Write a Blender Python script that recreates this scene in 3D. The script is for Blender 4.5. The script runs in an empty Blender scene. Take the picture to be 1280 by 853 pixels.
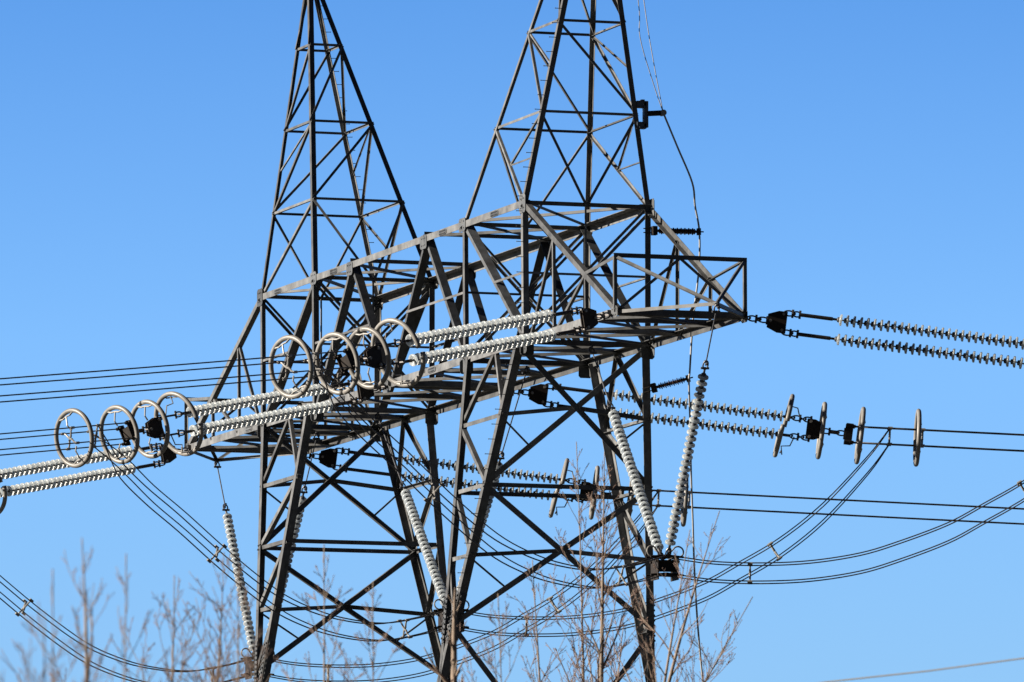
import bpy, bmesh, math, random
from mathutils import Vector, Matrix
R = math.radians
scene = bpy.context.scene
COL = scene.collection
ZO = 38.05                      # height of the crossarm axis above the ground

# ------------------------------------------------------------------ materials
def mat(name, base, rough=0.6, metal=0.0, var=0.15, scale=6.0, spot=None, spot_amt=0.0, bump=0.0, spec=0.5, coat=0.0, distort=0.0, vary=0.0):
    m = bpy.data.materials.new(name); m.use_nodes = True
    nt = m.node_tree; b = nt.nodes['Principled BSDF']
    b.inputs['Roughness'].default_value = rough
    b.inputs['Metallic'].default_value = metal
    b.inputs['Specular IOR Level'].default_value = spec
    if coat: b.inputs['Coat Weight'].default_value = coat
    tc = nt.nodes.new('ShaderNodeTexCoord')
    n = nt.nodes.new('ShaderNodeTexNoise'); n.inputs['Scale'].default_value = scale
    n.inputs['Detail'].default_value = 6; n.inputs['Roughness'].default_value = 0.65
    n.inputs['Distortion'].default_value = distort
    nt.links.new(tc.outputs['Object'], n.inputs['Vector'])
    cr = nt.nodes.new('ShaderNodeValToRGB')
    lo = [max(0, c*(1-var)) for c in base]; hi = [min(1, c*(1+var)) for c in base]
    cr.color_ramp.elements[0].position = 0.3; cr.color_ramp.elements[0].color = (*lo, 1)
    cr.color_ramp.elements[1].position = 0.7; cr.color_ramp.elements[1].color = (*hi, 1)
    nt.links.new(n.outputs['Fac'], cr.inputs['Fac'])
    out = cr.outputs['Color']
    if spot:
        n2 = nt.nodes.new('ShaderNodeTexNoise'); n2.inputs['Scale'].default_value = scale*0.37
        n2.inputs['Detail'].default_value = 8; n2.inputs['Roughness'].default_value = 0.7
        nt.links.new(tc.outputs['Object'], n2.inputs['Vector'])
        r2 = nt.nodes.new('ShaderNodeMapRange'); r2.inputs['From Min'].default_value = 0.52
        r2.inputs['From Max'].default_value = 0.66; r2.inputs['To Max'].default_value = spot_amt
        nt.links.new(n2.outputs['Fac'], r2.inputs['Value'])
        mx = nt.nodes.new('ShaderNodeMix'); mx.data_type = 'RGBA'
        nt.links.new(r2.outputs['Result'], mx.inputs['Factor'])
        nt.links.new(out, mx.inputs['A']); mx.inputs['B'].default_value = (*spot, 1)
        out = mx.outputs['Result']
    if vary:
        oi = nt.nodes.new('ShaderNodeObjectInfo'); mr_ = nt.nodes.new('ShaderNodeMapRange')
        mr_.inputs['To Min'].default_value = 1-vary; mr_.inputs['To Max'].default_value = 1+vary
        nt.links.new(oi.outputs['Random'], mr_.inputs['Value'])
        vm = nt.nodes.new('ShaderNodeVectorMath'); vm.operation = 'SCALE'
        nt.links.new(out, vm.inputs[0]); nt.links.new(mr_.outputs['Result'], vm.inputs['Scale']); out = vm.outputs['Vector']
    nt.links.new(out, b.inputs['Base Color'])
    rr = nt.nodes.new('ShaderNodeMapRange'); rr.inputs['To Min'].default_value = max(0.05, rough-0.1)
    rr.inputs['To Max'].default_value = min(1, rough+0.1)
    nt.links.new(n.outputs['Fac'], rr.inputs['Value']); nt.links.new(rr.outputs['Result'], b.inputs['Roughness'])
    if bump:
        bp = nt.nodes.new('ShaderNodeBump'); bp.inputs['Strength'].default_value = bump
        bp.inputs['Distance'].default_value = 0.01
        nt.links.new(n.outputs['Fac'], bp.inputs['Height']); nt.links.new(bp.outputs['Normal'], b.inputs['Normal'])
    return m

STEEL = mat('galvanised steel', (0.099, 0.103, 0.108), 0.56, 0.0, 0.45, 2.2, (0.062, 0.052, 0.045), 0.4, 0.2, 0.2, vary=.4)
STEEL2 = mat('weathered steel', (0.070, 0.076, 0.084), 0.58, 0.0, 0.45, 2.6, (0.05, 0.042, 0.037), 0.45, 0.2, 0.2, vary=.4)
DARK = mat('dark forged iron', (0.015, 0.012, 0.011), 0.65, 0.0, 0.4, 9.0, (0.028, 0.016, 0.011), 0.6, spec=0.2)
RODM = mat('dark clevis iron', (0.055, 0.058, 0.068), 0.5, 0.2, 0.3, 9.0, spec=0.4)
FORGED = mat('worn forged steel', (0.045, 0.042, 0.042), 0.42, 0.5, 0.4, 9.0, (0.05, 0.03, 0.02), 0.6)
GLAZE = mat('pale grey glaze', (0.42, 0.45, 0.46), 0.22, 0.0, 0.12, 5.0, (0.32, 0.35, 0.33), 0.6, 0.0, 0.5, vary=.2)
def milky(m, amount, col):
    """let light through the pale glass: mix in a translucent layer"""
    nt = m.node_tree; out = nt.nodes['Material Output']; tr = nt.nodes.new('ShaderNodeBsdfTranslucent'); tr.inputs['Color'].default_value = (*col, 1)
    mx = nt.nodes.new('ShaderNodeMixShader'); mx.inputs['Fac'].default_value = amount
    nt.links.new(nt.nodes['Principled BSDF'].outputs[0], mx.inputs[1]); nt.links.new(tr.outputs[0], mx.inputs[2]); nt.links.new(mx.outputs[0], out.inputs['Surface'])
milky(GLAZE, .55, (.88, .93, .98))
BROWNGLAZE = mat('brown glaze', (0.05, 0.03, 0.025), 0.3, 0.0, 0.2, 6.0)
ALU = mat('weathered aluminium tube', (0.20, 0.196, 0.19), 0.42, 0.0, 0.22, 3.0, (0.16, 0.145, 0.13), 0.6, 0.1, 0.35, vary=.15)
WIRE = mat('weathered conductor', (0.075, 0.072, 0.075), 0.42, 0.45, 0.35, 14.0, spec=0.3)
GREYWIRE = mat('bright earth cable', (0.26, 0.26, 0.26), 0.5, 0.0, 0.2, 8.0)
BARK = mat('pale bark', (0.20, 0.155, 0.12), 0.85, 0, 0.35, 9.0, (0.08, 0.055, 0.045), 0.6)
TWIG = mat('reddish twig', (0.18, 0.122, 0.10), 0.8, 0, 0.3, 9.0)
GROUND = mat('dry winter grass', (0.042, 0.04, 0.03), 0.95, 0, 0.35, 0.25, (0.03, 0.032, 0.02), 0.8)

# ------------------------------------------------------------------ helpers
def V(x, y, z): return Vector((x, y, z + ZO))
def link(o, parent=None):
    COL.objects.link(o)
    if parent is not None: o.parent = parent
    return o
def obj(name, bm, materials, parent=None, smooth=False):
    me = bpy.data.meshes.new(name); bm.normal_update(); bm.to_mesh(me); bm.free()
    for m in (materials if isinstance(materials, (list, tuple)) else [materials]): me.materials.append(m)
    if smooth:
        for p in me.polygons: p.use_smooth = True
    return link(bpy.data.objects.new(name, me), parent)
def empty(name, mtx=None):
    o = bpy.data.objects.new(name, None); o.empty_display_size = 0.2; COL.objects.link(o)
    if mtx is not None: o.matrix_world = mtx
    return o
def tag(o, label, cat, group=None):
    o['label'] = label; o['category'] = cat
    if group: o['group'] = group
    return o
def copy_tree(root, mtx):
    r = root.copy(); COL.objects.link(r); r.matrix_world = mtx
    for ch in root.children:
        c = ch.copy(); COL.objects.link(c); c.parent = r
        for g in ch.children:
            d = g.copy(); COL.objects.link(d); d.parent = c
    return r

def face(bm, vs, mi=0):
    f = bm.faces.new(vs); f.material_index = mi; return f
def prism(bm, poly, axis, L, org, mi=0):
    """extrude polygon (list of 3D offsets) from org along axis*L"""
    a = [bm.verts.new(org + v) for v in poly]; b = [bm.verts.new(org + v + axis*L) for v in poly]
    n = len(poly)
    face(bm, list(reversed(a)), mi); face(bm, b, mi)
    for i in range(n): face(bm, [a[i], a[(i+1) % n], b[(i+1) % n], b[i]], mi)
def lbar(bm, p, q, d1, d2, w, t=None, ext=0.0, w2=None):
    """rolled steel angle: corner runs p-q, flanges along d1 and d2"""
    t = t or max(0.010, w*0.085); w2 = w2 or w
    a = (q-p).normalized()
    d1 = (d1 - a*d1.dot(a)).normalized(); d2 = d2 - a*d2.dot(a); d2 = (d2 - d1*d2.dot(d1)).normalized()
    poly = [d1*0, d1*w, d1*w+d2*t, d1*t+d2*t, d1*t+d2*w2, d2*w2]
    if d1.cross(d2).dot(a) < 0: poly.reverse()
    prism(bm, poly, a, (q-p).length + 2*ext, p - a*ext)
JIT = [0]
def brace(bm, p, q, n, w, off=0.0, flip=1, w2=None):
    """angle lying on the face with outward normal n, centred on the line p-q"""
    a = (q-p).normalized(); n = (n - a*n.dot(a)).normalized(); s = a.cross(n)*flip
    JIT[0] += 1; off += (JIT[0] % 7)*0.0023
    sh = -s*(w*0.5) - n*off
    lbar(bm, p+sh, q+sh, s, -n, w, w2=w2)
def box(bm, c, ax, ay, az, sx, sy, sz, mi=0):
    v = []
    for i in (-1, 1):
        for j in (-1, 1):
            for k in (-1, 1): v.append(bm.verts.new(c + ax*(i*sx/2) + ay*(j*sy/2) + az*(k*sz/2)))
    for f in ((0,1,3,2),(4,6,7,5),(0,4,5,1),(2,3,7,6),(0,2,6,4),(1,5,7,3)): face(bm, [v[i] for i in f], mi)
def tube(bm, pts, rad, seg=8, mi=0, cap=True):
    rads = rad if isinstance(rad, (list, tuple)) else [rad]*len(pts)
    rings = []; prev = None
    for i, p in enumerate(pts):
        a = (pts[min(i+1, len(pts)-1)] - pts[max(i-1, 0)]).normalized()
        if prev is None:
            prev = a.orthogonal().normalized()
        prev = (prev - a*prev.dot(a)).normalized(); b = a.cross(prev)
        rings.append([bm.verts.new(p + (prev*math.cos(2*math.pi*k/seg) + b*math.sin(2*math.pi*k/seg))*rads[i]) for k in range(seg)])
    for r0, r1 in zip(rings, rings[1:]):
        for k in range(seg): face(bm, [r0[k], r0[(k+1) % seg], r1[(k+1) % seg], r1[k]], mi)
    if cap:
        face(bm, list(reversed(rings[0])), mi); face(bm, rings[-1], mi)
def lathe(bm, prof, seg=20, mi=None, org=Vector((0,0,0))):
    """profile (x, r, material) turned about local X"""
    rings = []
    for x, r, *_ in prof:
        if r < 1e-5: rings.append([bm.verts.new(org + Vector((x, 0, 0)))])
        else: rings.append([bm.verts.new(org + Vector((x, r*math.cos(2*math.pi*k/seg), r*math.sin(2*math.pi*k/seg)))) for k in range(seg)])
    for i in range(len(prof)-1):
        a, b = rings[i], rings[i+1]; m = prof[i][2] if len(prof[i]) > 2 else 0
        for k in range(seg):
            k2 = (k+1) % seg
            if len(a) == 1 and len(b) == 1: continue
            if len(a) == 1: face(bm, [a[0], b[k], b[k2]], m)
            elif len(b) == 1: face(bm, [a[k2], a[k], b[0]], m)
            else: face(bm, [a[k2], a[k], b[k], b[k2]], m)
def bolt(bm, c, n, r=0.022, h=0.02):
    n = n.normalized(); u = n.orthogonal().normalized(); w = n.cross(u)
    poly = [u*(r*math.cos(i*math.pi/3)) + w*(r*math.sin(i*math.pi/3)) for i in range(6)]
    prism(bm, poly, n, h, c)
def spline(pts, n):
    """smooth curve through points (Catmull-Rom)"""
    P = [pts[0]*2-pts[1]] + list(pts) + [pts[-1]*2-pts[-2]]; out = []
    for i in range(1, len(P)-2):
        for k in range(n):
            t = k/n; a, b, c, d = P[i-1], P[i], P[i+1], P[i+2]
            out.append(0.5*((b*2) + (c-a)*t + (a*2-b*5+c*4-d)*t*t + (b*3-a-c*3+d)*t**3))
    out.append(pts[-1]); return out

EX, EY, EZ = Vector((1,0,0)), Vector((0,1,0)), Vector((0,0,1))
I4 = Matrix.Identity(4)

# ------------------------------------------------------------------ the tower
tower = empty('transmission_tower')
tag(tower, 'tall lattice steel power pylon with two pointed peaks and a long crossarm', 'pylon')
def member(name, p, q, n, w, off=0.0, m=None, flip=1, double=0.0, w2=None):
    bm = bmesh.new()
    if double:
        nn = (n - (q-p).normalized()*n.dot((q-p).normalized())).normalized()
        s = (q-p).normalized().cross(nn)*double
        brace(bm, p+s, q+s, n, w, off, flip); brace(bm, p-s, q-s, n, w, off+0.02, -flip)
    else: brace(bm, p, q, n, w, off, flip, w2)
    return obj(name, bm, m or STEEL, tower)
def xflip(p, q, n):
    sd = (q-p).normalized().cross(n); return -1 if sd.x > 0 else 1
def leg(name, p, q, sx, sy, w, m=None):
    bm = bmesh.new(); lbar(bm, p, q, EX*sx, EY*sy, w); return obj(name, bm, m or STEEL, tower)
def gusset(c, n, u, su, sv, nb, parent=None, m=None):
    """bolted plate on a face with normal n"""
    n = n.normalized(); u = (u - n*u.dot(n)).normalized(); v = n.cross(u); bm = bmesh.new()
    k = 0.28
    poly = []
    for a, b in ((-.5,-.5+k*.5),(-.5+k*.5,-.5),(.5-k*.5,-.5),(.5,-.5+k*.5),(.5,.5-k*.5),(.5-k*.5,.5),(-.5+k*.5,.5),(-.5,.5-k*.5)):
        poly.append(u*(a*su) + v*(b*sv))
    prism(bm, poly, n, 0.014, c)
    for i in range(nb):
        for j in range(2):
            bolt(bm, c + u*((i+.5)/nb-.5)*su*.8 + v*(j-.5)*sv*.5 + n*0.014, n)
    return obj('gusset_plate', bm, m or STEEL2, parent or tower)

ZT, BT, XO, XI, XP = 0.15, 1.99, 12.75, 7.24, 3.6
ZM, BM = -3.9, 1.97
LV = {'A': (2.871, 2.106, 1.507, 10.887), 'B': (5.549, 1.396, 1.046, 11.842), 'C': (8.215, 0.722, 0.56, 12.807), 'X': (10.75, 0.09, 0.10, 13.72),
      'D': (-5.96, 1.89, 2.337, 9.82), 'E': (-7.96, 1.41, 2.60, 9.62), 'F': (-9.99, 0.92, 2.873, 9.42), 'G': (-12.0, 0.44, 3.145, 9.22), 'W': (-13.75, 0.02, 3.39, 9.05),
      'S': (-3.9, 2.38, 2.06, 10.03)}
def N(l, s, k, f):
    """node: level, mast side s, outer/inner k, front/back f"""
    if l == 'T': return V(s*(XO if k > 0 else XI), f*BT, ZT)
    if l == 'M': return V(s*(XO if k > 0 else XI), f*BM, ZM)
    z, a, b, xc = LV[l]; return V(s*(xc + k*a), f*b, z)
def mid(p, q, t=0.5): return p*(1-t) + q*t

for s in (-1, 1):
    up = 1 if s > 0 else -1                       # which way the peak's cross bracing leans
    for f in (-1, 1):
        nf = EY*f
        for k in (-1, 1):
            sx, sy = -s*k, -f                     # flanges point inwards from the corner
            # earth peak, box frame leg and mast leg, each rolled angle of its own
            near = (s*k > 0)
            leg('peak_leg', N('T', s, k, f), N('X', s, k, f), sx, sy, 0.155 if near else 0.13)
            leg('frame_leg', N('T', s, k, f), N('M', s, k, f), sx, sy, 0.175)
            lg = leg('mast_leg', N('S', s, k, f), N('W', s, k, f), sx, sy, 0.24)
            # splice plates with rows of bolts where the mast narrows
            for (nn, uu) in ((nf, EX), (EX*s*k, EY)):
                bm = bmesh.new(); p, q = N('S', s, k, f), N('W', s, k, f); a = (q-p).normalized()
                w = (uu*(sx if uu.x else sy)); w = (w - a*w.dot(a)).normalized(); no = a.cross(w)
                if no.dot(nn) < 0: no = -no
                c = p + a*((p-q).length*0.80) + w*0.14 + no*0.002
                box(bm, c + no*0.008, a, w, no, 1.5, 0.21, 0.014)
                for i in range(9):
                    for j in (-1, 1): bolt(bm, c + a*((i-4)*0.155+0.03*j) + w*(0.065*j) + no*0.015, no, 0.034, 0.035)
                obj('splice_plate', bm, STEEL2, lg)
            # footing leg from the waist down to the ground
            leg('lower_leg', N('W', s, k, f), V(s*(8.6 + k*2.6), f*6.6, -ZO-0.2), sx, sy, 0.3)
        # ---- front/back faces
        for lo, hi in (('C', 'X'), ('B', 'C')):
            member('peak_brace', N(hi, s, -1, f), N(lo, s, 1, f), nf, 0.075, 0.01)
        member('peak_brace', N('B', s, -1, f), N('A', s, 1, f), nf, 0.08, 0.01)
        for l in 'CBA': member('peak_strut', N(l, s, -1, f), N(l, s, 1, f), nf, 0.075, 0.02)
        m_ = mid(N('A', s, -1, f), N('T', s, 1, f))
        member('peak_brace', N('A', s, -1, f), N('T', s, 1, f), nf, 0.085, 0.01)
        if s > 0 or f > 0: member('peak_brace', N('A', s, 1, f), m_, nf, 0.06, 0.03)
        if s > 0: member('peak_strut', m_, mid(N('A', s, 1, f), N('T', s, 1, f)), nf, 0.05, 0.04)
        m_ = mid(N('B', s, -1, f), N('A', s, 1, f), 0.35)
        member('peak_brace', N('B', s, -1, f), mid(N('B', s, 1, f), N('A', s, 1, f)), nf, 0.05, 0.04)
        # box frame between the chords
        p_, q_ = N('T', s, -1, f), N('M', s, 1, f); member('truss_diagonal', p_, q_, nf, 0.13, 0.03, STEEL2, xflip(p_, q_, nf), w2=0.27)
        p_, q_ = V(s*XP, f*BT, ZT), N('M', s, -1, f); member('truss_diagonal', p_, q_, nf, 0.13, 0.035, STEEL2, xflip(p_, q_, nf), w2=0.25)
        p_, q_ = V(s*XP, f*BT, ZT), V(s*0.12, f*BM, ZM); member('truss_diagonal', p_, q_, nf, 0.13, 0.04, STEEL2, xflip(p_, q_, nf), w2=0.25)
        p1 = mid(V(s*XP, f*BT, ZT), V(0, f*BM, ZM)); p2 = mid(V(s*XP, f*BT, ZT), N('M', s, -1, f)); p3 = mid(N('T', s, -1, f), N('M', s, -1, f))
        member('truss_strut', p1, p2, nf, 0.07, 0.02); member('truss_strut', p2, p3, nf, 0.07, 0.02)
        member('truss_strut', mid(N('T', s, -1, f), N('M', s, 1, f)), mid(N('T', s, 1, f), N('M', s, 1, f)), nf, 0.07, 0.02)
        # mast faces below the arm
        mc = V(s*10.0, f*BM, ZM)
        for k in (-1, 1): member('mast_brace', mc, N('D', s, k, f), nf, 0.12, 0.03)
        for l in 'DEFG': member('mast_strut', N(l, s, -1, f), N(l, s, 1, f), nf, 0.12, 0.04)
        for a_, b_ in (('D', 'E'), ('E', 'F'), ('F', 'G')): member('mast_brace', N(a_, s, -1, f), N(b_, s, 1, f), nf, 0.14, 0.02)
    # ---- inner/outer faces
    for k in (-1, 1):
        nx = EX*(s*k)
        for l in 'CBA': member('peak_strut', N(l, s, k, -1), N(l, s, k, 1), nx, 0.08, 0.02)
        for hi, lo in (('X', 'C'), ('C', 'B'), ('B', 'A')):
            member('peak_brace', N(hi, s, k, -up), N(lo, s, k, up), nx, 0.085, 0.01)
        tm = V(s*(XO if k > 0 else XI), 0, ZT)
        for f in (-1, 1): member('peak_brace', N('A', s, k, f), tm, nx, 0.085, 0.01)
        member('cross_strut', N('T', s, k, -1)+EZ*0.1, N('T', s, k, 1)+EZ*0.1, EZ, 0.11, 0.0)
        for f in (-1, 1): member('frame_cross_brace', N('T', s, k, f), N('M', s, k, -f), nx, 0.085, 0.02+0.05*f, double=0.075)
        member('cross_strut', mid(N('T', s, k, -1), N('M', s, k, -1)), mid(N('T', s, k, 1), N('M', s, k, 1)), nx, 0.07, 0.06)
        member('hanger', tm, V(tm.x, 0, ZT-2.02), nx, 0.06, 0.1)
        member('cross_strut', N('M', s, k, -1), N('M', s, k, 1), nx, 0.16, 0.02)
        member('mast_strut', N('E', s, k, -1), N('E', s, k, 1), nx, 0.13, 0.05)
        if k > 0:
            for hi, lo, md in (('S', 'E', 'D'), ('E', 'G', 'F')):
                for f in (-1, 1): member('mast_cross_brace', N(hi, s, k, f), N(lo, s, k, -f), nx, 0.17, 0.03+0.012*f)
                a_, b_, c_, d_ = N(hi, s, k, -1), N(lo, s, k, 1), N(hi, s, k, 1), N(lo, s, k, -1)
                t = (c_.y-a_.y)/((c_.y-a_.y)+(b_.y-d_.y)); ctr = mid(a_, b_, t)
                for f in (-1, 1):
                    member('mast_strut', N(md, s, k, f), ctr, nx, 0.12, 0.06)
                    member('mast_strut', N(md, s, k, f), mid(ctr, N(lo, s, k, f), 0.5), nx, 0.06, 0.08)
            g1, g2 = V(s*(9.05+1.3), -4.6, -22), V(s*(9.05+1.3), 4.6, -22)
            member('mast_cross_brace', N('G', s, k, -1), g2, nx, 0.17, 0.03); member('mast_cross_brace', N('G', s, k, 1), g1, nx, 0.17, 0.05)
            member('mast_cross_brace', g1, V(s*(8.6+2.6), 6.6, -ZO), nx, 0.17, 0.03); member('mast_cross_brace', g2, V(s*(8.6+2.6), -6.6, -ZO), nx, 0.17, 0.05)
    # ---- arm beyond the mast
    XT = 20.8; slope = (ZM-ZT)/(XT-XO)
    def tie(x, f): return V(s*x, f*BT, ZT + slope*(x-XO))
    N1, N2 = 15.25, 18.05
    for f in (-1, 1):
        nf = EY*f; tip = V(s*XT, f*BM, ZM); top = V(s*XT, f*BM, ZM+1.6)
        member('arm_tie', N('T', s, 1, f), tip, nf, 0.17, 0.0)
        member('hanger', tie(N1, f), V(s*N1, f*BM, ZM), nf, 0.09, 0.03); member('hanger', tie(N2, f), V(s*N2, f*BM, ZM), nf, 0.09, 0.03)
        member('arm_brace', tie(N1, f), V(s*(XO+.3), f*BM, ZM), nf, 0.09, 0.05); member('arm_brace', tie(N2, f), V(s*(N1+.1), f*BM, ZM), nf, 0.09, 0.05)
        member('tip_frame_post', tip, top, EX*s, 0.1, 0.0); member('tip_frame_beam', tie(N2, f), top, nf, 0.1, 0.02)
        H = V(s*23.85, 0, ZM-0.03)
        member('outrigger_brace', tip, H, EX*s, 0.1, 0.0); member('outrigger_brace', top, H, EX*s, 0.085, 0.02, flip=-1)
        member('tip_frame_brace', V(s*XT, 0, ZM+1.6), tip, EX*s, 0.085, 0.03)
        gusset(tip - nf*0.002 + EX*(-s*0.12), nf, EX, 0.5, 0.34, 3)
        gusset(N('T', s, 1, f) + nf*0.004, nf, EX, 0.55, 0.55, 3); gusset(N('T', s, -1, f) + nf*0.004, nf, EX, 0.6, 0.4, 3)
        gusset(N('M', s, 1, f) + nf*0.004 - EZ*0.12, nf, EX, 0.6, 0.5, 3); gusset(N('M', s, -1, f) + nf*0.004 - EZ*0.12, nf, EX, 0.6, 0.5, 3)
        gusset(V(s*XP, f*(BT+0.004), ZT-0.1), nf, EX, 0.6, 0.42, 3)
        for k in (-1, 1):
            gusset(N('M', s, k, f) + EX*(s*k*0.004) - EZ*0.2 - nf*0.1, EX*(s*k), EY, 0.42, 0.42, 3)
    member('tip_frame_beam', V(s*XT, -BM-.05, ZM+1.62), V(s*XT, BM+.05, ZM+1.62), EX*s, 0.13, 0.0)
    member('tip_frame_beam', V(s*XT, -BM, ZM+0.02), V(s*XT, BM, ZM+0.02), EX*s, 0.17, 0.0)
# chords: one continuous member per side of the box
for f in (-1, 1):
    bm = bmesh.new(); lbar(bm, V(-XO-.1, f*BT, ZT+.1), V(XO+.1, f*BT, ZT+.1), -EZ, EY*-f, 0.2, w2=(.2 if f < 0 else .36)); obj('top_chord', bm, STEEL, tower)
    bm = bmesh.new(); lbar(bm, V(-20.95, f*BM, ZM+.12), V(20.95, f*BM, ZM+.12), -EZ, EY*-f, 0.23); obj('bottom_chord', bm, STEEL, tower)
    for x in (-10.9, -5.2, 5.4, 10.2): gusset(V(x, f*(BT+.003), ZT-.01), EY*f, EX, 0.7, 0.16, 5)
    for x in (-14, -4.5, 4.3, 14): gusset(V(x, f*(BM+.003), ZM+.01), EY*f, EX, 0.7, 0.17, 5)
    gusset(V(0, f*(BM+.004), ZM), EY*f, EX, 0.8, 0.5, 4)
# plan bracing of the top chords
def plan(name, x0, y0, x1, y1, z, w, off=0.0): member(name, V(x0, y0, z), V(x1, y1, z), -EZ, w, off)
for s in (-1, 1):
    plan('cross_strut', s*XP, -BT, s*XP, BT, ZT+.1, 0.11)
    for a, b in ((s*XI, s*XO), (s*XP, s*XI)):
        plan('plan_brace', a, -BT, b, BT, ZT+.03, 0.085); plan('plan_brace', a, BT, b, -BT, ZT+.06, 0.085)
# plan bracing of the bottom chords
ST = [-20.8, -18.05, -15.25, -12.75, -10.0, -7.24, -3.6, 0, 3.6, 7.24, 10.0, 12.75, 15.25, 18.05, 20.8]
for i, x in enumerate(ST):
    if abs(x) not in (12.75, 7.24, 20.8): plan('plan_strut', x, -BM, x, BM, ZM+.02, 0.14)
    if i+1 < len(ST):
        x2 = ST[i+1]
        if i % 2: plan('plan_brace', x, -BM, x2, BM, ZM+.04, 0.09)
        else: plan('plan_brace', x, BM, x2, -BM, ZM+.04, 0.09)
        plan('plan_brace', x, BM if i % 2 else -BM, x2, -BM if i % 2 else BM, ZM-.02, 0.08)
# double beams that take the pull of the strings
for x in (-20.3, -0.3, 0.3, 20.3): plan('pull_beam', x, -BM-.1, x, BM+.1, ZM-.06, 0.14)
# climbing steps on two legs of each peak and on one mast leg
def steps(p, q, dirv, n, L=0.2):
    for i in range(n):
        c = mid(p, q, (i+.5)/n); bm = bmesh.new()
        tube(bm, [c, c+dirv*L], 0.011, 6); tube(bm, [c+dirv*L, c+dirv*(L+.015)], 0.019, 6)
        obj('climbing_step', bm, STEEL2, tower)
steps(N('T', -1, -1, 1)+V(0,0,-ZO)*0, N('X', -1, -1, 1), EY, 1, .01) if False else None
steps(N('T', -1, 1, 1), N('X', -1, 1, 1), EY*0.9+EX*0.2, 25)
steps(N('T', 1, 1, -1), N('X', 1, 1, -1), -EY*0.95, 25)
steps(N('M', 1, 1, -1), N('T', 1, 1, -1), -EY*0.95, 9)
steps(N('G', 1, 1, -1), N('S', 1, 1, -1), -EY*0.95, 19)

# ------------------------------------------------------------------ line hardware prototypes (local X runs along the line, away from the tower)
PITCH = 0.195; TILT = random.Random(9)
def disc_mesh(r):
    bm = bmesh.new(); k = r/.15
    lathe(bm, [(0, 0, 1), (0, .03, 1), (.010, .066, 1), (.026, .075, 1), (.060, .077, 1), (.066, .082, 0), (.072, .095*k, 0), (.084, .128*k, 0), (.094, .146*k, 0), (.106, .150*k, 0), (.140, .150*k, 0), (.146, .146*k, 0),
               (.143, .138*k, 0), (.116, .122*k, 0), (.132, .114*k, 0), (.130, .107*k, 0), (.104, .094*k, 0), (.122, .080*k, 0), (.118, .074*k, 0), (.096, .058, 0), (.096, .035, 1), (.150, .022, 1), (PITCH, .02, 1), (PITCH, 0, 1)], 24)
    me = bpy.data.meshes.new('disc'); bm.normal_update(); bm.to_mesh(me); bm.free()
    me.materials.append(GLAZE); me.materials.append(RODM)
    for p in me.polygons: p.use_smooth = True
    return me
DISCS = {'L': disc_mesh(.172), 'R': disc_mesh(.166), 'V': disc_mesh(.156)}
def shackle(bm, x0, x1, r=0.03):
    """bow shackle and pin between x0 and x1"""
    w = (x1-x0); pts = []
    for i in range(13):
        a = 2*math.pi*i/12; pts.append(Vector((x0+w/2 + math.cos(a)*w/2, 0, math.sin(a)*0.075)))
    tube(bm, pts, r*0.75, 6, cap=False)
    tube(bm, [Vector((x0+w*.25, -.11, 0)), Vector((x0+w*.25, .11, 0))], 0.035, 6)
    tube(bm, [Vector((x0+w*.85, 0, -.12)), Vector((x0+w*.85, 0, .12))], 0.035, 6)
def string_proto(n, lead, tail, side):
    """lead: rod length before the first disc; tail: fitting after the last"""
    root = empty('insulator_string')
    bm = bmesh.new(); shackle(bm, -lead, -lead+.3); shackle(bm, -lead+.25, -lead+.5)
    if lead > .7: tube(bm, [Vector((-lead+.45, 0, 0)), Vector((-.12, 0, 0))], 0.055, 8)
    tube(bm, [Vector((-.14, 0, 0)), Vector((0, 0, 0))], 0.035, 8); obj('rod', bm, FORGED, root)
    for i in range(n):
        o = bpy.data.objects.new('disc', DISCS[side]); link(o, root); o.location = (i*PITCH, 0, 0); o.rotation_euler = (i*1.7, TILT.gauss(0, .022), TILT.gauss(0, .022))
    L = n*PITCH
    bm = bmesh.new(); tube(bm, [Vector((L-.02, 0, 0)), Vector((L+.28, 0, 0))], 0.045, 8)
    shackle(bm, L+.25, L+.55); tube(bm, [Vector((L+.5, 0, 0)), Vector((L+tail-.25, 0, 0))], .03, 8); shackle(bm, L+tail-.28, L+tail)
    obj('clevis', bm, FORGED, root)
    return root
def yoke_proto(rev=False, tall=0.62, nar=0.38, L=0.55):
    root = empty('yoke_plate'); bm = bmesh.new(); sgn = -1 if rev else 1
    prof = [(0, -nar/2), (L*.55, -tall/2), (L, -tall/2), (L, tall/2), (L*.55, tall/2), (0, nar/2)]
    for yy in (-.05, .05):
        poly = [Vector(((L-x) if rev else x, 0, z)) for x, z in prof]
        prism(bm, poly if not rev else poly[::-1], EY, 0.03, Vector((0, yy-.015, 0)))
    box(bm, Vector((L*.6, 0, 0)), EX, EY, EZ, L*.5, .07, tall*.6)
    for x, z in ((L*.8, tall*.38), (L*.8, -tall*.38), (L*.15, 0)):
        x = L-x if rev else x; tube(bm, [Vector((x, -.12, z)), Vector((x, .12, z))], 0.045, 8, 1)
    obj('plate', bm, [DARK, ALU], root); return root
def link_proto(L):
    root = empty('tension_link'); bm = bmesh.new()
    shackle(bm, 0, .3); tube(bm, [Vector((.25, 0, 0)), Vector((L-.25, 0, 0))], 0.06, 8); shackle(bm, L-.32, L)
    obj('shackle', bm, FORGED, root); return root
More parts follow.
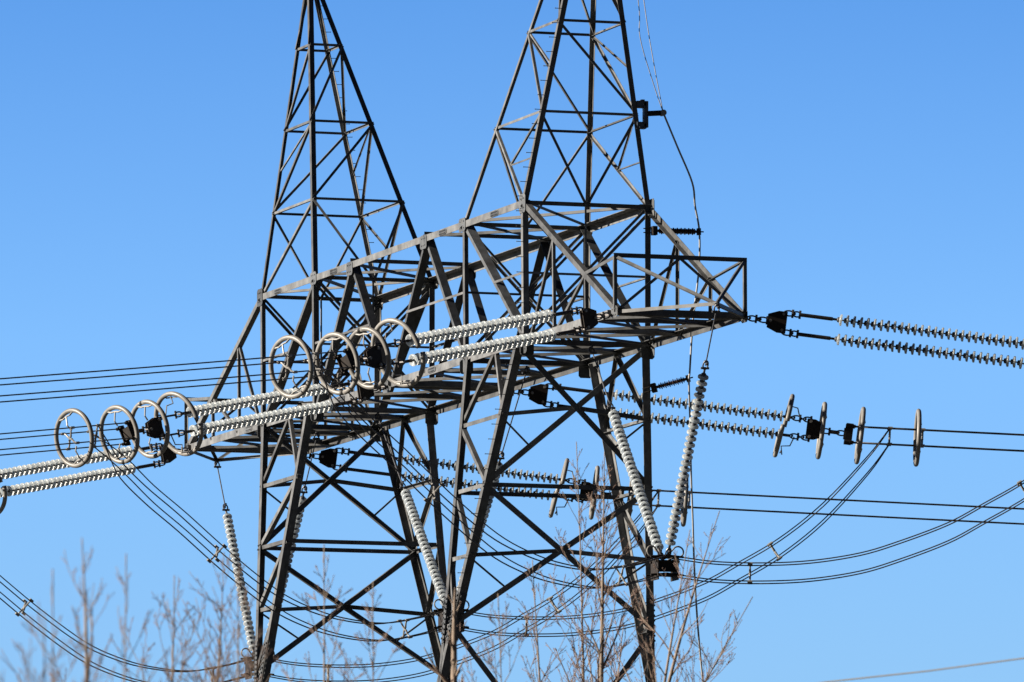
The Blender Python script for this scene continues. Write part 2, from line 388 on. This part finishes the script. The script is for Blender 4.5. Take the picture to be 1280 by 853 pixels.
def ring_proto(rad, gaps=(), arms=True, tr=0.07):
    """ring in the local YZ plane; gaps are (centre, half width) in degrees"""
    root = empty('corona_ring'); bm = bmesh.new(); arcs = []
    if not gaps: arcs = [(0, 360)]
    else:
        g = sorted(gaps)
        for i, (c, h) in enumerate(g):
            c2, h2 = g[(i+1) % len(g)]
            e = c2-h2 + (360 if i+1 >= len(g) else 0); arcs.append((c+h, e))
    for a0, a1 in arcs:
        n = max(8, int((a1-a0)/7)); pts = [Vector((0, rad*math.cos(R(a0+(a1-a0)*i/n)), rad*math.sin(R(a0+(a1-a0)*i/n)))) for i in range(n+1)]
        tube(bm, pts, tr, 12, cap=(a1-a0 < 359))
    obj('ring_tube', bm, ALU, root, True)
    if arms:
        for sgn in (-1, 1):
            bm = bmesh.new()
            pts = [Vector((0, rad*math.sin(R(d)), sgn*rad*math.cos(R(d)))) for d in (-24, -12, 0, 12, 24)]
            pts = [Vector((.03, p.y, p.z-sgn*(0.13 if i in (1, 2, 3) else .04))) for i, p in enumerate(pts)]
            tube(bm, pts, 0.028, 6)
            tube(bm, [Vector((.03, 0, sgn*(rad-.13))), Vector((.10, 0, sgn*rad*.5)), Vector((.02, 0, sgn*.27))], 0.026, 6)
            obj('bracket', bm, ALU, root)
    return root
def halfring_proto(rad, sgn):
    root = empty('corona_ring'); bm = bmesh.new()
    a0, a1 = (4, 176) if sgn > 0 else (184, 356)
    pts = [Vector((0.10*math.sin(R(a))*sgn*sgn - .05, rad*math.cos(R(a)), rad*math.sin(R(a)))) for a in [a0+(a1-a0)*i/26 for i in range(27)]]
    tube(bm, pts, 0.07, 12); obj('ring_tube', bm, ALU, root, True)
    bm = bmesh.new()
    tube(bm, [Vector((.05, 0, sgn*(rad-.04))), Vector((.0, 0, sgn*(rad-.30))), Vector((.26, 0, sgn*(rad-.34))), Vector((.36, 0, sgn*.30))], 0.02, 6)
    tube(bm, [Vector((0, -.28, sgn*(rad-.12))), Vector((0, .28, sgn*(rad-.12)))], 0.022, 6); obj('bracket', bm, ALU, root)
    return root
def clamp_proto():
    """square frame where the four wires end"""
    root = empty('yoke_plate'); bm = bmesh.new()
    for y in (-.21, .21): box(bm, Vector((.13, y, 0)), EX, EY, EZ, .22, .03, .64)
    box(bm, Vector((.08, 0, 0)), EX, EY, EZ, .2, .40, .34)
    for y in (-.235, .235):
        for z in (-.245, .245):
            tube(bm, [Vector((.02, y, z)), Vector((.30, y, z))], 0.05, 8); tube(bm, [Vector((.2, y-.1, z)), Vector((.2, y+.1, z))], 0.03, 6)
    obj('plate', bm, DARK, root); return root
def spacer_proto(h=0.245, w=0.235):
    """X shaped bundle spacer in the local YZ plane"""
    root = empty('bundle_spacer'); bm = bmesh.new()
    for y in (-1, 1):
        for z in (-1, 1):
            tube(bm, [Vector((0, y*w*.25, z*h*.2)), Vector((0, y*w*.55, z*h*.72)), Vector((0, y*w, z*h))], [.032, .026, .026], 7)
            tube(bm, [Vector((-.07, y*w, z*h)), Vector((.07, y*w, z*h))], 0.042, 8)
    tube(bm, [Vector((0, -w*.3, -h*.25)), Vector((0, w*.3, h*.25))], 0.035, 7); tube(bm, [Vector((0, w*.3, -h*.25)), Vector((0, -w*.3, h*.25))], 0.035, 7)
    obj('spacer_frame', bm, ALU, root); return root

PROTO = {}
def use(key, make, mtx):
    """first use moves the prototype itself, later ones copy it"""
    if key not in PROTO:
        PROTO[key] = make(); PROTO[key].matrix_world = mtx; return PROTO[key]
    return copy_tree(PROTO[key], mtx)

def frame(org, d, up=EZ):
    d = d.normalized(); y = up.cross(d).normalized(); z = d.cross(y)
    m = Matrix((( d.x, y.x, z.x, org.x), (d.y, y.y, z.y, org.y), (d.z, y.z, z.z, org.z), (0, 0, 0, 1))); return m
WHERE = {('L', -1): 'the lowest left strain line', ('L', 0): 'the middle left strain line',
         ('L', 1): 'the top left strain line', ('R', -1): 'the lowest right strain line',
         ('R', 0): 'the middle right strain line', ('R', 1): 'the top right strain line'}
def wire(name, pts, rad, label, cat, group, m=None, seg=6):
    bm = bmesh.new(); o0 = pts[0].copy(); tube(bm, [p-o0 for p in pts], rad, seg); o = obj(name, bm, m or WIRE, None, True); o.location = o0
    tag(o, label, cat, group); return o
SPEC = {'L': dict(az={-1: 21.2, 0: 23, 1: 24.5}, roll=.33, sl=.205, n=29, lead=1.28, d0=2.3, sgn=-1, wsl=.135), 'R': dict(az={-1: 16.5, 0: 17.5, 1: 17.5}, roll=.05, sl=.13, n=27, lead=2.08, d0=3.1, sgn=1, wsl=.05)}
JUMP = {'L': [(0, -6.15), (.04, -6.65), (.08, -7.15), (.15, -7.85), (.24, -8.6), (.37, -9.75), (.5, -10.75), (.6, -11.22), (.69, -11.45), (.8, -11.52), (.91, -11.27), (.985, -11.0)],
        'R': [(0, -5.6), (.05, -6.35), (.15, -7.7), (.25, -8.78), (.35, -9.58), (.42, -10.1), (.52, -10.62), (.6, -10.95), (.7, -11.16), (.8, -11.22), (.9, -11.17), (.985, -11.0)]}
PX = 20.4
for side in 'LR':
    S = SPEC[side]
    for ph in (-1, 0, 1):
        W = WHERE[(side, ph)]; A = V(ph*(PX if side == 'L' else 20.85), S['sgn']*2.0, -3.95)
        d = Vector((math.sin(R(S['az'][ph])), S['sgn']*math.cos(R(S['az'][ph])), -S['sl'])).normalized()
        at = lambda t, dz=0.0: frame(A + d*t, d) @ Matrix.Translation((0, 0, dz))
        tag(use('link.6', lambda: link_proto(.62), at(0)), 'short iron link between tower and first yoke of ' + W, 'link', 'links between tower and yokes')
        tag(use('yoke1', lambda: yoke_proto(), at(.58)), 'dark yoke plate nearest the tower on ' + W, 'yoke plate', 'yoke plates')
        n_, d0_, ld_ = (30, 2.55, S['lead']-.55) if (side, ph) == ('R', 1) else (S['n'], S['d0'], S['lead'])
        tend = d0_ + n_*PITCH
        for zz, wd in ((.28, 'upper'), (-.28, 'lower')):
            tag(use('str%s%d' % (side, n_), lambda: string_proto(n_, ld_, 9.25-tend, side), at(d0_, zz)), wd + ' pale disc string of ' + W, 'insulator', 'pale disc insulator strings')
            sg = 1 if zz > 0 else -1
            tag(use('half%d' % sg, lambda: halfring_proto(.93, sg), at(8.5-0.05*(1-sg))), wd + ' half corona ring at the string ends of ' + W, 'corona ring', 'corona rings')
        tag(use('yoke2', lambda: yoke_proto(True), at(9.1)), 'dark outer yoke plate joining both strings of ' + W, 'yoke plate', 'yoke plates')
        tag(use('ringB', lambda: ring_proto(.82, ((100, 2.5), (285, 2.5))), at(9.56)), 'split corona ring round the outer yoke of ' + W, 'corona ring', 'corona rings')
        tag(use('link.7', lambda: link_proto(.78), at(9.55)), 'short iron link beyond the outer yoke of ' + W, 'link', 'links beyond the outer yokes')
        tag(use('clamp', clamp_proto, at(10.27) @ Matrix.Rotation(S['roll'], 4, 'X')), 'square wire clamp plate of ' + W, 'clamp plate', 'wire clamp plates')
        tag(use('ringC', lambda: ring_proto(.82, ((275, 2.5),)), at(10.75)), 'corona ring beside the wire clamp of ' + W, 'corona ring', 'corona rings')
        dw = Vector((d.x, d.y, 0)).normalized(); dw = (dw - EZ*S['wsl']).normalized()
        C0 = A + d*10.5
        fw_ = lambda t: frame(C0 + dw*(t-10.5), dw) @ Matrix.Rotation(S['roll'], 4, 'X')
        tag(use('spacer', spacer_proto, fw_(11.65)), 'bundle spacer between the last two rings of ' + W, 'spacer', 'bundle spacers')
        tag(use('ringD', lambda: ring_proto(.82), fw_(12.5)), 'outermost corona ring round the wires of ' + W, 'corona ring', 'corona rings')
        tag(use('spacer', spacer_proto, fw_(12.65)), 'bundle spacer inside the outermost ring of ' + W, 'spacer', 'bundle spacers')
        # four line wires leaving for the next pylon, and four jumper wires
        M0 = frame(C0, dw) @ Matrix.Rotation(S['roll'], 4, 'X')
        Bv = V(ph*19.35, 0, -11.0); S0 = C0 + dw*1.15; hz = Vector((Bv.x-S0.x, Bv.y-S0.y, 0)); hp = EZ.cross(hz.normalized())
        path = [Vector((S0.x+hz.x*s_, S0.y+hz.y*s_, z_+ZO)) for s_, z_ in JUMP[side]]
        for yy in (-1, 1):
            for zz in (-1, 1):
                nm = ('upper ' if zz > 0 else 'lower ') + ('front' if (yy > 0) == (side == 'R') else 'rear')
                o_ = M0.to_3x3() @ Vector((0, yy*.235, zz*.245))
                span = 330.0; c2 = S['wsl']/span
                pts = [C0 + o_ + Vector((dw.x, dw.y, 0)).normalized()*t + EZ*(-S['wsl']*t + c2*t*t*.5*1.0) for t in [0, 2, 5, 9, 14, 20, 28, 38, 50, 70, 95, 130, 170, 215, 270, 330]]
                wire('line_wire', pts, .020, nm + ' line wire of ' + W, 'wire', 'line wires running to the next pylon')
                jo = hp*(yy*.2*(-1 if side == 'R' else 1)) + EZ*(zz*.26 + (yy*.055 if side == 'R' else 0))
                e_ = S0 + o_ ; jp = [e_] + [p + jo for p in path[1:]]
                jp[1] = jp[1]*.6 + (e_ + (path[1]-path[0]))*.4
                wire('jumper_wire', spline(jp, 5), .020, nm + ' hanging jumper wire of ' + W, 'wire', 'slack jumper wires')
        # jumper spacers
        for s_ in ((.33, .87) if side == 'L' else (.26, .82)):
            sp = spline(path, 8); i = min(range(len(sp)-1), key=lambda i: abs(((sp[i]-S0).x*hz.x+(sp[i]-S0).y*hz.y)/(hz.length_squared)-s_))
            tag(use('jspacer', lambda: spacer_proto(.26, .2), frame(sp[i], sp[i+1]-sp[i])), ('outer' if s_ < .5 else 'inner') + ' spacer on the slack jumper of ' + W, 'spacer', 'jumper spacers')

# ------------------------------------------------------------------ V strings that hold the jumpers
VS = [(-1, (-23.8, -3.95), (-13.0, -4.05)), (0, (-7.0, -4.05), (7.4, -4.05)), (1, (13.05, -4.05), (23.85, -3.95))]
VW = {-1: 'the V under the left arm end', 0: 'the V between the masts', 1: 'the V under the right arm end'}
nv = 28; tailv = 0.42
for ph, tl, tr in VS:
    B = V(ph*19.35 + (.2 if ph == 0 else 0), 0, -10.98)
    for top, wd in ((tl, 'left'), (tr, 'right')):
        T = V(top[0], 0, top[1]); E_ = B + Vector(((-.22 if wd == 'left' else (.8 if ph < 0 else .35 if ph == 0 else .22)), 0, .2))
        d = (E_-T).normalized(); Lt = (E_-T).length; n = 30 if (ph, wd) in ((1, 'left'), (-1, 'right')) else 28
        up = EY
        lead = Lt - n*PITCH - tailv
        def vproto(n=n, lead=lead):
            root = empty('insulator_string'); bm = bmesh.new()
            tube(bm, [Vector((.2, 0, 0)), Vector((lead-.25, 0, 0))], 0.02, 6); shackle(bm, 0, .28); shackle(bm, lead-.4, lead-.12)
            tube(bm, [Vector((lead-.16, 0, 0)), Vector((lead, 0, 0))], .035, 8); obj('rod', bm, RODM, root)
            for i in range(n):
                o = bpy.data.objects.new('disc', DISCS['V']); link(o, root); o.location = (lead+i*PITCH, 0, 0); o.rotation_euler = (i*1.7, TILT.gauss(0, .022), TILT.gauss(0, .022))
            bm = bmesh.new(); e = lead+n*PITCH; tube(bm, [Vector((e-.02, 0, 0)), Vector((e+tailv, 0, 0))], .04, 8); shackle(bm, e+.1, e+tailv); obj('clevis', bm, FORGED, root)
            return root
        tag(use('v%.2f%d' % (lead, n), vproto, frame(T, d, up)), wd + ' pale disc string of ' + VW[ph], 'insulator', 'V-shaped pale insulator strings')
    root = empty('jumper_clamp', Matrix.Translation(B)); bm = bmesh.new()
    for y in (-.30, .30): box(bm, Vector((0, y, -.12)), EX, EY, EZ, .62, .03, .62)
    box(bm, Vector((0, 0, -.02)), EX, EY, EZ, .3, .57, .3)
    for x in (-.24, .24): tube(bm, [Vector((x, -.36, .1)), Vector((x, .36, .1))], .04, 6)
    obj('plate', bm, DARK, root)
    for x in (-.2, .2):
        for z in (-.26, .26):
            bm = bmesh.new(); tube(bm, [Vector((x, -.5, z-.03)), Vector((x, 0, z)), Vector((x, .5, z-.03))], [.03, .045, .03], 8); obj('wire_sleeve', bm, DARK, root)
    for sg in (-1, 1):
        bm = bmesh.new(); pts = [Vector((.1, sg*.05, .14)), Vector((.1, sg*.2, .2))]
        for i in range(13):
            a = R(-110+i*22); pts.append(Vector((.1-.01*i, sg*(.40+.15*math.cos(a)), .40+.15*math.sin(a))))
        pts.append(Vector((-.1, sg*.12, .30))); tube(bm, spline(pts, 3), .024, 7); obj('arcing_horn', bm, ALU, root, True)
    tag(root, 'dark clamp box with curled horns below ' + VW[ph], 'clamp', 'jumper clamps')

# ------------------------------------------------------------------ earth cable down the right mast with its stand-off insulators
def standoff(p, q, n, label):
    root = empty('post_insulator', frame(p, q-p)); L = (q-p).length; bm = bmesh.new()
    tube(bm, [Vector((.1, 0, 0)), Vector((L, 0, 0))], .045, 10)
    for i in range(n):
        x = .2+(L-.32)*i/(n-1); r = .105 if i % 2 else .085
        lathe(bm, [(x-.02, .04), (x+.01, r), (x+.02, r), (x+.022, .04)], 14)
    obj('shed_body', bm, BROWNGLAZE, root)
    bm = bmesh.new(); box(bm, Vector((.04, 0, 0)), EX, EY, EZ, .14, .2, .26); tube(bm, [Vector((-.3, 0, .06)), Vector((.05, 0, .06))], .016, 6); tube(bm, [Vector((-.3, 0, -.06)), Vector((.05, 0, -.06))], .016, 6); obj('mounting_bracket', bm, DARK, root)
    bm = bmesh.new(); box(bm, Vector((L+.03, 0, 0)), EX, EY, EZ, .1, .12, .2); tube(bm, [Vector((L, 0, 0)), Vector((L+.18, 0, 0))], .02, 6); obj('cable_clip', bm, DARK, root)
    tag(root, label, 'insulator', 'stand-off insulators')
standoff(V(12.85, 2.02, -.52), V(12.85, 3.42, -.5), 19, 'dark ribbed stand-off insulator just under the right peak')
standoff(V(12.2, 2.22, -5.1), V(12.75, 3.1, -4.85), 13, 'dark ribbed stand-off insulator beside the right mast, near pale strings')
pk = N('A', 1, 1, 1)
root = empty('cable_bracket', Matrix.Translation(pk)); bm = bmesh.new()
for z in (.31, -.31): box(bm, Vector((-.02, .10, z)), EX, EY, EZ, .2, .28, .2)
box(bm, Vector((.0, .24, .02)), EX, EY, EZ, .16, .13, .78)
box(bm, Vector((.0, .14, .40)), EX, EY, EZ, .18, .10, .1)
for z in (.38, .24, -.24, -.38):
    for y in (.04, .18): bolt(bm, Vector((.085, y, z)), EX, .03, .04)
obj('bracket_plate', bm, mat('painted dark steel', (.06, .075, .10), .5, .2, .3, 8), root)
bm = bmesh.new(); tube(bm, [Vector((.05, .28, .04)), Vector((.05, .74, .08))], .08, 10); obj('spool', bm, DARK, root)
bm = bmesh.new(); tube(bm, [Vector((-.06, .76, .08)), Vector((.16, .76, .08))], .09, 12); obj('cable_grip', bm, ALU, root)
tag(root, 'dark bolted cable bracket on the right peak', 'bracket')
g0 = pk + Vector((.1, .76, .08))
cb = [g0, g0+Vector((.05, .42, -1.0)), g0+Vector((.1, .86, -2.05)), V(12.95, 3.3, .25), V(12.87, 3.46, -.5), V(12.87, 3.44, -1.6), V(12.85, 3.25, -3.2), V(12.85, 3.15, -4.6), V(12.85, 3.12, -5.0), V(12.6, 3.25, -6.4), V(12.3, 3.4, -8.4), V(12.0, 3.75, -13), V(11.5, 5, -22), V(11.6, 6.8, -37)]
wire('earth_cable', spline(cb, 6), .03, 'thick grey cable hanging down beside the right mast', 'cable', None, GREYWIRE)
wire('peak_wire', spline([g0, g0+Vector((-.1, -.22, 1.3)), g0+Vector((-.2, -.44, 2.8)), g0+Vector((-.25, -.62, 4.6)), g0+Vector((-.3, -.7, 8))], 5), .014, 'thin wire rising straight from the bracket beside the right peak', 'wire', None, GREYWIRE)
wire('peak_wire', spline([g0, g0+Vector((.0, -.32, .9)), g0+Vector((.1, -.75, 2.2)), g0+Vector((.2, -.85, 3.4)), g0+Vector((.9, -1.8, 8))], 5), .014, 'thin wire leaning back along the right peak leg', 'wire', None, GREYWIRE)

# ------------------------------------------------------------------ trees (bare young poplars between camera and tower)
CAM = Vector((292.1098, -98.2228, 1.7059)); FWD = Vector((-0.9401804, 0.3227188, 0.1091486)).normalized()
def twig_tree(x, y, H, seed, label, trunk_r=.07, dens=1.0, spread=1.0, fine=1.0, lean=(0, 0), buds=True, pw=.8, asc=.55):
    """trunk, then ascending limbs that fork twice; asc = how far limbs lean out"""
    rnd = random.Random(seed); root = empty('bare_tree', Matrix.Translation((x, y, 0)))
    n = 26; pts = []; wob = Vector((0, 0, 0)); vel = Vector((0, 0, 0))
    for i in range(n+1):
        t = i/n; vel += Vector((rnd.gauss(0, .012), rnd.gauss(0, .012), 0))*H*.1; vel *= .8; wob += vel*.35
        pts.append(Vector((lean[0]*t*t, lean[1]*t*t, H*t)) + wob*t)
    pts = spline(pts, 4); nn = len(pts)
    rad = [max(.0065*fine, trunk_r*(1-i/(nn-1))**pw) for i in range(nn)]
    bm = bmesh.new(); tube(bm, pts, rad, 7); obj('trunk', bm, BARK, root, True)
    bm = bmesh.new()
    def bud(p, a, q): tube(bm, [p, p+a*q*2.2, p+a*q*5.5], [q*.6, q*1.35, q*.3], 4, 1)
    def branch(p, d, L, r, lvl):
        k = 8 if lvl < 1 else (6 if lvl < 2 else 4); bp = [p]; dd = d.copy()
        for i in range(k):
            dd = (dd + Vector((rnd.gauss(0, .085), rnd.gauss(0, .085), rnd.gauss(0, .05)+.10*(1-dd.z)))).normalized(); bp.append(bp[-1] + dd*(L/k))
        rr = [max(.0038*fine, r*(1-.72*i/k)) for i in range(k+1)]
        tube(bm, bp, rr, 5 if lvl < 2 else 4, 0 if lvl < 1 else 1)
        if buds: bud(bp[-1], (bp[-1]-bp[-2]).normalized(), rr[-1]*1.3)
        if lvl < 3 and L > .14:
            m = max(2, int(dens*(L*2.0+2.2)*rnd.uniform(.7, 1.3))) if lvl < 2 else rnd.choice((0, 1, 1, 2))
            for j in range(m):
                i = rnd.randint(1, k-1); ax = (bp[i+1]-bp[i]).normalized(); o = Matrix.Rotation(rnd.uniform(0, 6.28), 3, ax) @ ax.orthogonal().normalized()
                branch(bp[i], (ax + o*rnd.uniform(.35, .75)).normalized(), L*(1-.55*i/k)*rnd.uniform(.35, .62), rr[i]*.66, lvl+1)
        if buds and lvl >= 1:
            for j in range(int(L*4)):
                i = rnd.randint(1, k-1); bud(bp[i], Vector((rnd.gauss(0, 1), rnd.gauss(0, 1), .8)).normalized(), max(.0045*fine, rr[i]*.7))
    h = H*.45; ang = rnd.uniform(0, 6)
    while h < H*.985:
        i = min(nn-2, int(h/H*(nn-1))); top = H-h; ang += 2.4 + rnd.uniform(-.6, .6)
        L = spread*min(.86*top**.85 + .10, 4.2)*rnd.uniform(.55, 1.08)
        a = Vector((math.cos(ang), math.sin(ang), 0)); branch(pts[i], (a*asc*rnd.uniform(.7, 1.25) + EZ).normalized(), L, max(.006*fine, rad[i]*.5), 0)
        h += (.10 + .075*top)*rnd.uniform(.6, 1.3)/dens
    obj('crown', bm, [BARK, TWIG], root, True)
    tag(root, label, 'tree', 'bare young trees before the tower'); return root
def spot(px, py, dist):
    """ground point and tree height for a tree top seen along a bearing (photo pixels, distance in metres)"""
    r = Vector((0.3243746, 0.9459248, -0.0027209)); u = Vector((0.1041244, -0.0328469, 0.9940217)); f = 12723.0
    d = FWD + r*((px-640)/f) - u*((py-426.5)/f); k = dist/math.hypot(d.x, d.y); p = CAM + d*k; return p.x, p.y, p.z
TREES = [  # px, py, dist, seed, label, trunk_r, dens, spread, fine, lean, buds, pw, asc
    (120, 672, 92, 3, 'tallest blurred bare tree at the left, in open sky', .11, .75, .9, .95, (0, 0), False, .8, .5),
    (66, 712, 84, 11, 'thin bare sapling left of the tallest blurred tree', .045, .6, .6, .9, (0, 0), False, .8, .45),
    (40, 765, 76, 12, 'small bushy bare tree at the left picture edge', .06, 1.2, 1.0, .8, (0, 0), False, .8, .65),
    (152, 692, 97, 14, 'bare tree close right of the tallest blurred tree', .05, .6, .7, .9, (0, 0), False, .8, .5),
    (221, 720, 112, 5, 'blurred bare tree left of the hanging string under the left arm', .08, 1.15, 1.0, .9, (.02, .05), False, .8, .6),
    (249, 690, 118, 8, 'bare tree directly before the left hanging string', .08, 1.1, .9, .9, (0, .1), False, .8, .55),
    (304, 712, 108, 17, 'bare tree just left of the leftmost tower leg', .07, 1.0, .85, 1.0, (0, .05), False, .8, .5),
    (398, 682, 128, 21, 'slender bare tree right of the leftmost tower leg', .07, .95, .62, 1.2, (0, 0), True, .8, .5),
    (466, 728, 124, 27, 'low bare tree under the left mast crossing braces', .06, .8, .75, 1.2, (0, 0), True, .8, .55),
    (558, 735, 150, 31, 'tan bare trunk in front of the middle tower legs', .14, 1.1, .6, .95, (0, .05), False, .42, .6),
    (642, 742, 142, 35, 'faint bare tree between the middle and right legs', .06, .9, .8, 1.2, (0, 0), True, .8, .6),
    (758, 566, 185, 41, 'tall sharp bare tree in front of the right mast', .15, 1.15, .68, 1.4, (.1, .1), True, .8, .5),
    (720, 552, 190, 46, 'pale bare tree with a fine top left of the right mast', .08, 1.0, .58, 1.3, (.1, -.3), True, .8, .5),
    (672, 700, 170, 43, 'thin leaning bare tree left of the tall sharp one', .10, .9, .8, 1.35, (.1, -.5), True, .8, .6),
    (908, 640, 178, 52, 'spreading bare tree with buds right of the tower', .14, .8, .95, 1.3, (.0, 3.2), True, .8, .7),
    (862, 662, 168, 57, 'bare tree beside the right mast foot', .11, .85, .75, 1.25, (0, 1.5), True, .8, .6),
    (940, 745, 172, 61, 'low bare tree farthest right of the tower', .09, .8, .8, 1.2, (0, 5.0), True, .8, .7),
]
for px, py, dist, seed, lab, tr_, de, sp_, fi, le, bu, pw_, as_ in TREES:
    x, y, H = spot(px, py, dist); twig_tree(x-le[0], y-le[1], H, seed, lab, tr_, de, sp_, fi, le, bu, pw_, as_)
# a pale service wire closer to the camera, lower right
def ptat(px, py, dist):
    x, y, z = spot(px, py, dist); return Vector((x, y, z))
wire('service_wire', [ptat(700, 905, 150), ptat(1030, 853, 140), ptat(1160, 839, 136), ptat(1280, 823, 132), ptat(1700, 770, 120)], .011, 'thin pale wire crossing the lower right corner', 'wire', None, mat('pale service wire', (.10, .10, .10), .6, .0, .1, 5))

# ------------------------------------------------------------------ ground
bm = bmesh.new(); rnd = random.Random(2); G = 40; vs = {}
for i in range(G+1):
    for j in range(G+1):
        x = (i/G-.5)*9000; y = (j/G-.5)*9000; vs[i, j] = bm.verts.new((x, y, -.15 + (rnd.uniform(-.1, .1) if abs(x) > 500 or abs(y) > 500 else 0)))
for i in range(G):
    for j in range(G): face(bm, [vs[i, j], vs[i+1, j], vs[i+1, j+1], vs[i, j+1]])
g = obj('ground', bm, GROUND); g['kind'] = 'structure'

# ------------------------------------------------------------------ light, sky, camera
SUN_EL = 20.5; SUN_DIR = Vector((-.25, -.968, 0)).normalized()
sun = bpy.data.lights.new('sun', 'SUN'); sun.energy = 5.0; sun.angle = R(.5); sun.color = (1, .89, .74)
so = bpy.data.objects.new('sun', sun); COL.objects.link(so)
sd = (SUN_DIR*math.cos(R(SUN_EL)) + EZ*math.sin(R(SUN_EL))); so.rotation_euler = sd.to_track_quat('Z', 'Y').to_euler(); so.location = (0, 0, 100)
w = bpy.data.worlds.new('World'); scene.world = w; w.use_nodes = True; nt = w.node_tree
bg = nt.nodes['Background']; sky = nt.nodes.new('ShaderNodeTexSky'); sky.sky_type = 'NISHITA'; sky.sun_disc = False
sky.sun_elevation = R(SUN_EL); sky.sun_rotation = math.atan2(SUN_DIR.x, SUN_DIR.y) % (2*math.pi)
sky.altitude = 200; sky.air_density = 1.0; sky.dust_density = 0.0; sky.ozone_density = 4.0
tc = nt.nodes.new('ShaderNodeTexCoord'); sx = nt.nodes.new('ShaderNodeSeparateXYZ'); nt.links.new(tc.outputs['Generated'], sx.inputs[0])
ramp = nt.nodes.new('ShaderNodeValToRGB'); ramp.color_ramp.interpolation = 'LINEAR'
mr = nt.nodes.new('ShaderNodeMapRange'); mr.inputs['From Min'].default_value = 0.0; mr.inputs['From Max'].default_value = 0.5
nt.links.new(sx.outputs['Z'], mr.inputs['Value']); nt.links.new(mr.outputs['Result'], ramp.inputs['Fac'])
ST_ = [(0.0, (.52, .76, 1.1)), (.045, (.74, 1.02, 1.48)), (.077, (.86, 1.14, 1.62)), (.109, (.84, 1.19, 1.73)), (.143, (.555, .94, 1.53)), (.21, (.13, .27, .62)), (.32, (.045, .09, .24))]  # sky tint by height, dimmed above the view to cut fill light
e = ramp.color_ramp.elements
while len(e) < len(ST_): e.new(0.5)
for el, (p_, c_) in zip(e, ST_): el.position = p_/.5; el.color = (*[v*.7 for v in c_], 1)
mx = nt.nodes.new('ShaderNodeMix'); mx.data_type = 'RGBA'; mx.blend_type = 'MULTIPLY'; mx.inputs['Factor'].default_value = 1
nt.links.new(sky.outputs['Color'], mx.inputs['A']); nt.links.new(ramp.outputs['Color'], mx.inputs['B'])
# added dimming of the unseen sky behind the camera, to keep shaded steel dark
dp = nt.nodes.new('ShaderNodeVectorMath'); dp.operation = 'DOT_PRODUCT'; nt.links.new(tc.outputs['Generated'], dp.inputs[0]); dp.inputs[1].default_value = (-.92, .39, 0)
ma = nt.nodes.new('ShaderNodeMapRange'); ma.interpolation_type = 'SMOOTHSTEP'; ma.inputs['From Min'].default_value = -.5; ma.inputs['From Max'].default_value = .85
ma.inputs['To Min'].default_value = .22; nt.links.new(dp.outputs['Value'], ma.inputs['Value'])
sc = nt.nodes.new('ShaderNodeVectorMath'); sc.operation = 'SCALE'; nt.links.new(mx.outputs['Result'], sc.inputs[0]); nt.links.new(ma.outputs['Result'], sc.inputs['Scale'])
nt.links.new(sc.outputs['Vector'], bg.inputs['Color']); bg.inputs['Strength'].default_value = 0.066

cam = bpy.data.cameras.new('camera'); co = bpy.data.objects.new('camera', cam); COL.objects.link(co)
fwd = FWD.copy()
rgt = Vector((0.3243746, 0.9459248, -0.0027209)); rgt = (rgt - fwd*rgt.dot(fwd)).normalized(); upv = rgt.cross(fwd)
co.matrix_world = Matrix(((rgt.x, upv.x, -fwd.x, CAM.x), (rgt.y, upv.y, -fwd.y, CAM.y), (rgt.z, upv.z, -fwd.z, CAM.z), (0, 0, 0, 1)))
cam.sensor_width = 36; cam.lens = 12723.0/1280*36; cam.clip_start = 1; cam.clip_end = 12000
cam.dof.use_dof = True; cam.dof.focus_distance = 305; cam.dof.aperture_fstop = 6.3
scene.camera = co
scene.render.engine = 'CYCLES'; scene.render.resolution_x = 1024; scene.render.resolution_y = 682
scene.view_settings.view_transform = 'Standard'; scene.view_settings.look = 'None'; scene.view_settings.gamma = 1
scene.view_settings.exposure = 1.3; scene.view_settings.use_curve_mapping = False
scene.cycles.use_denoising = True
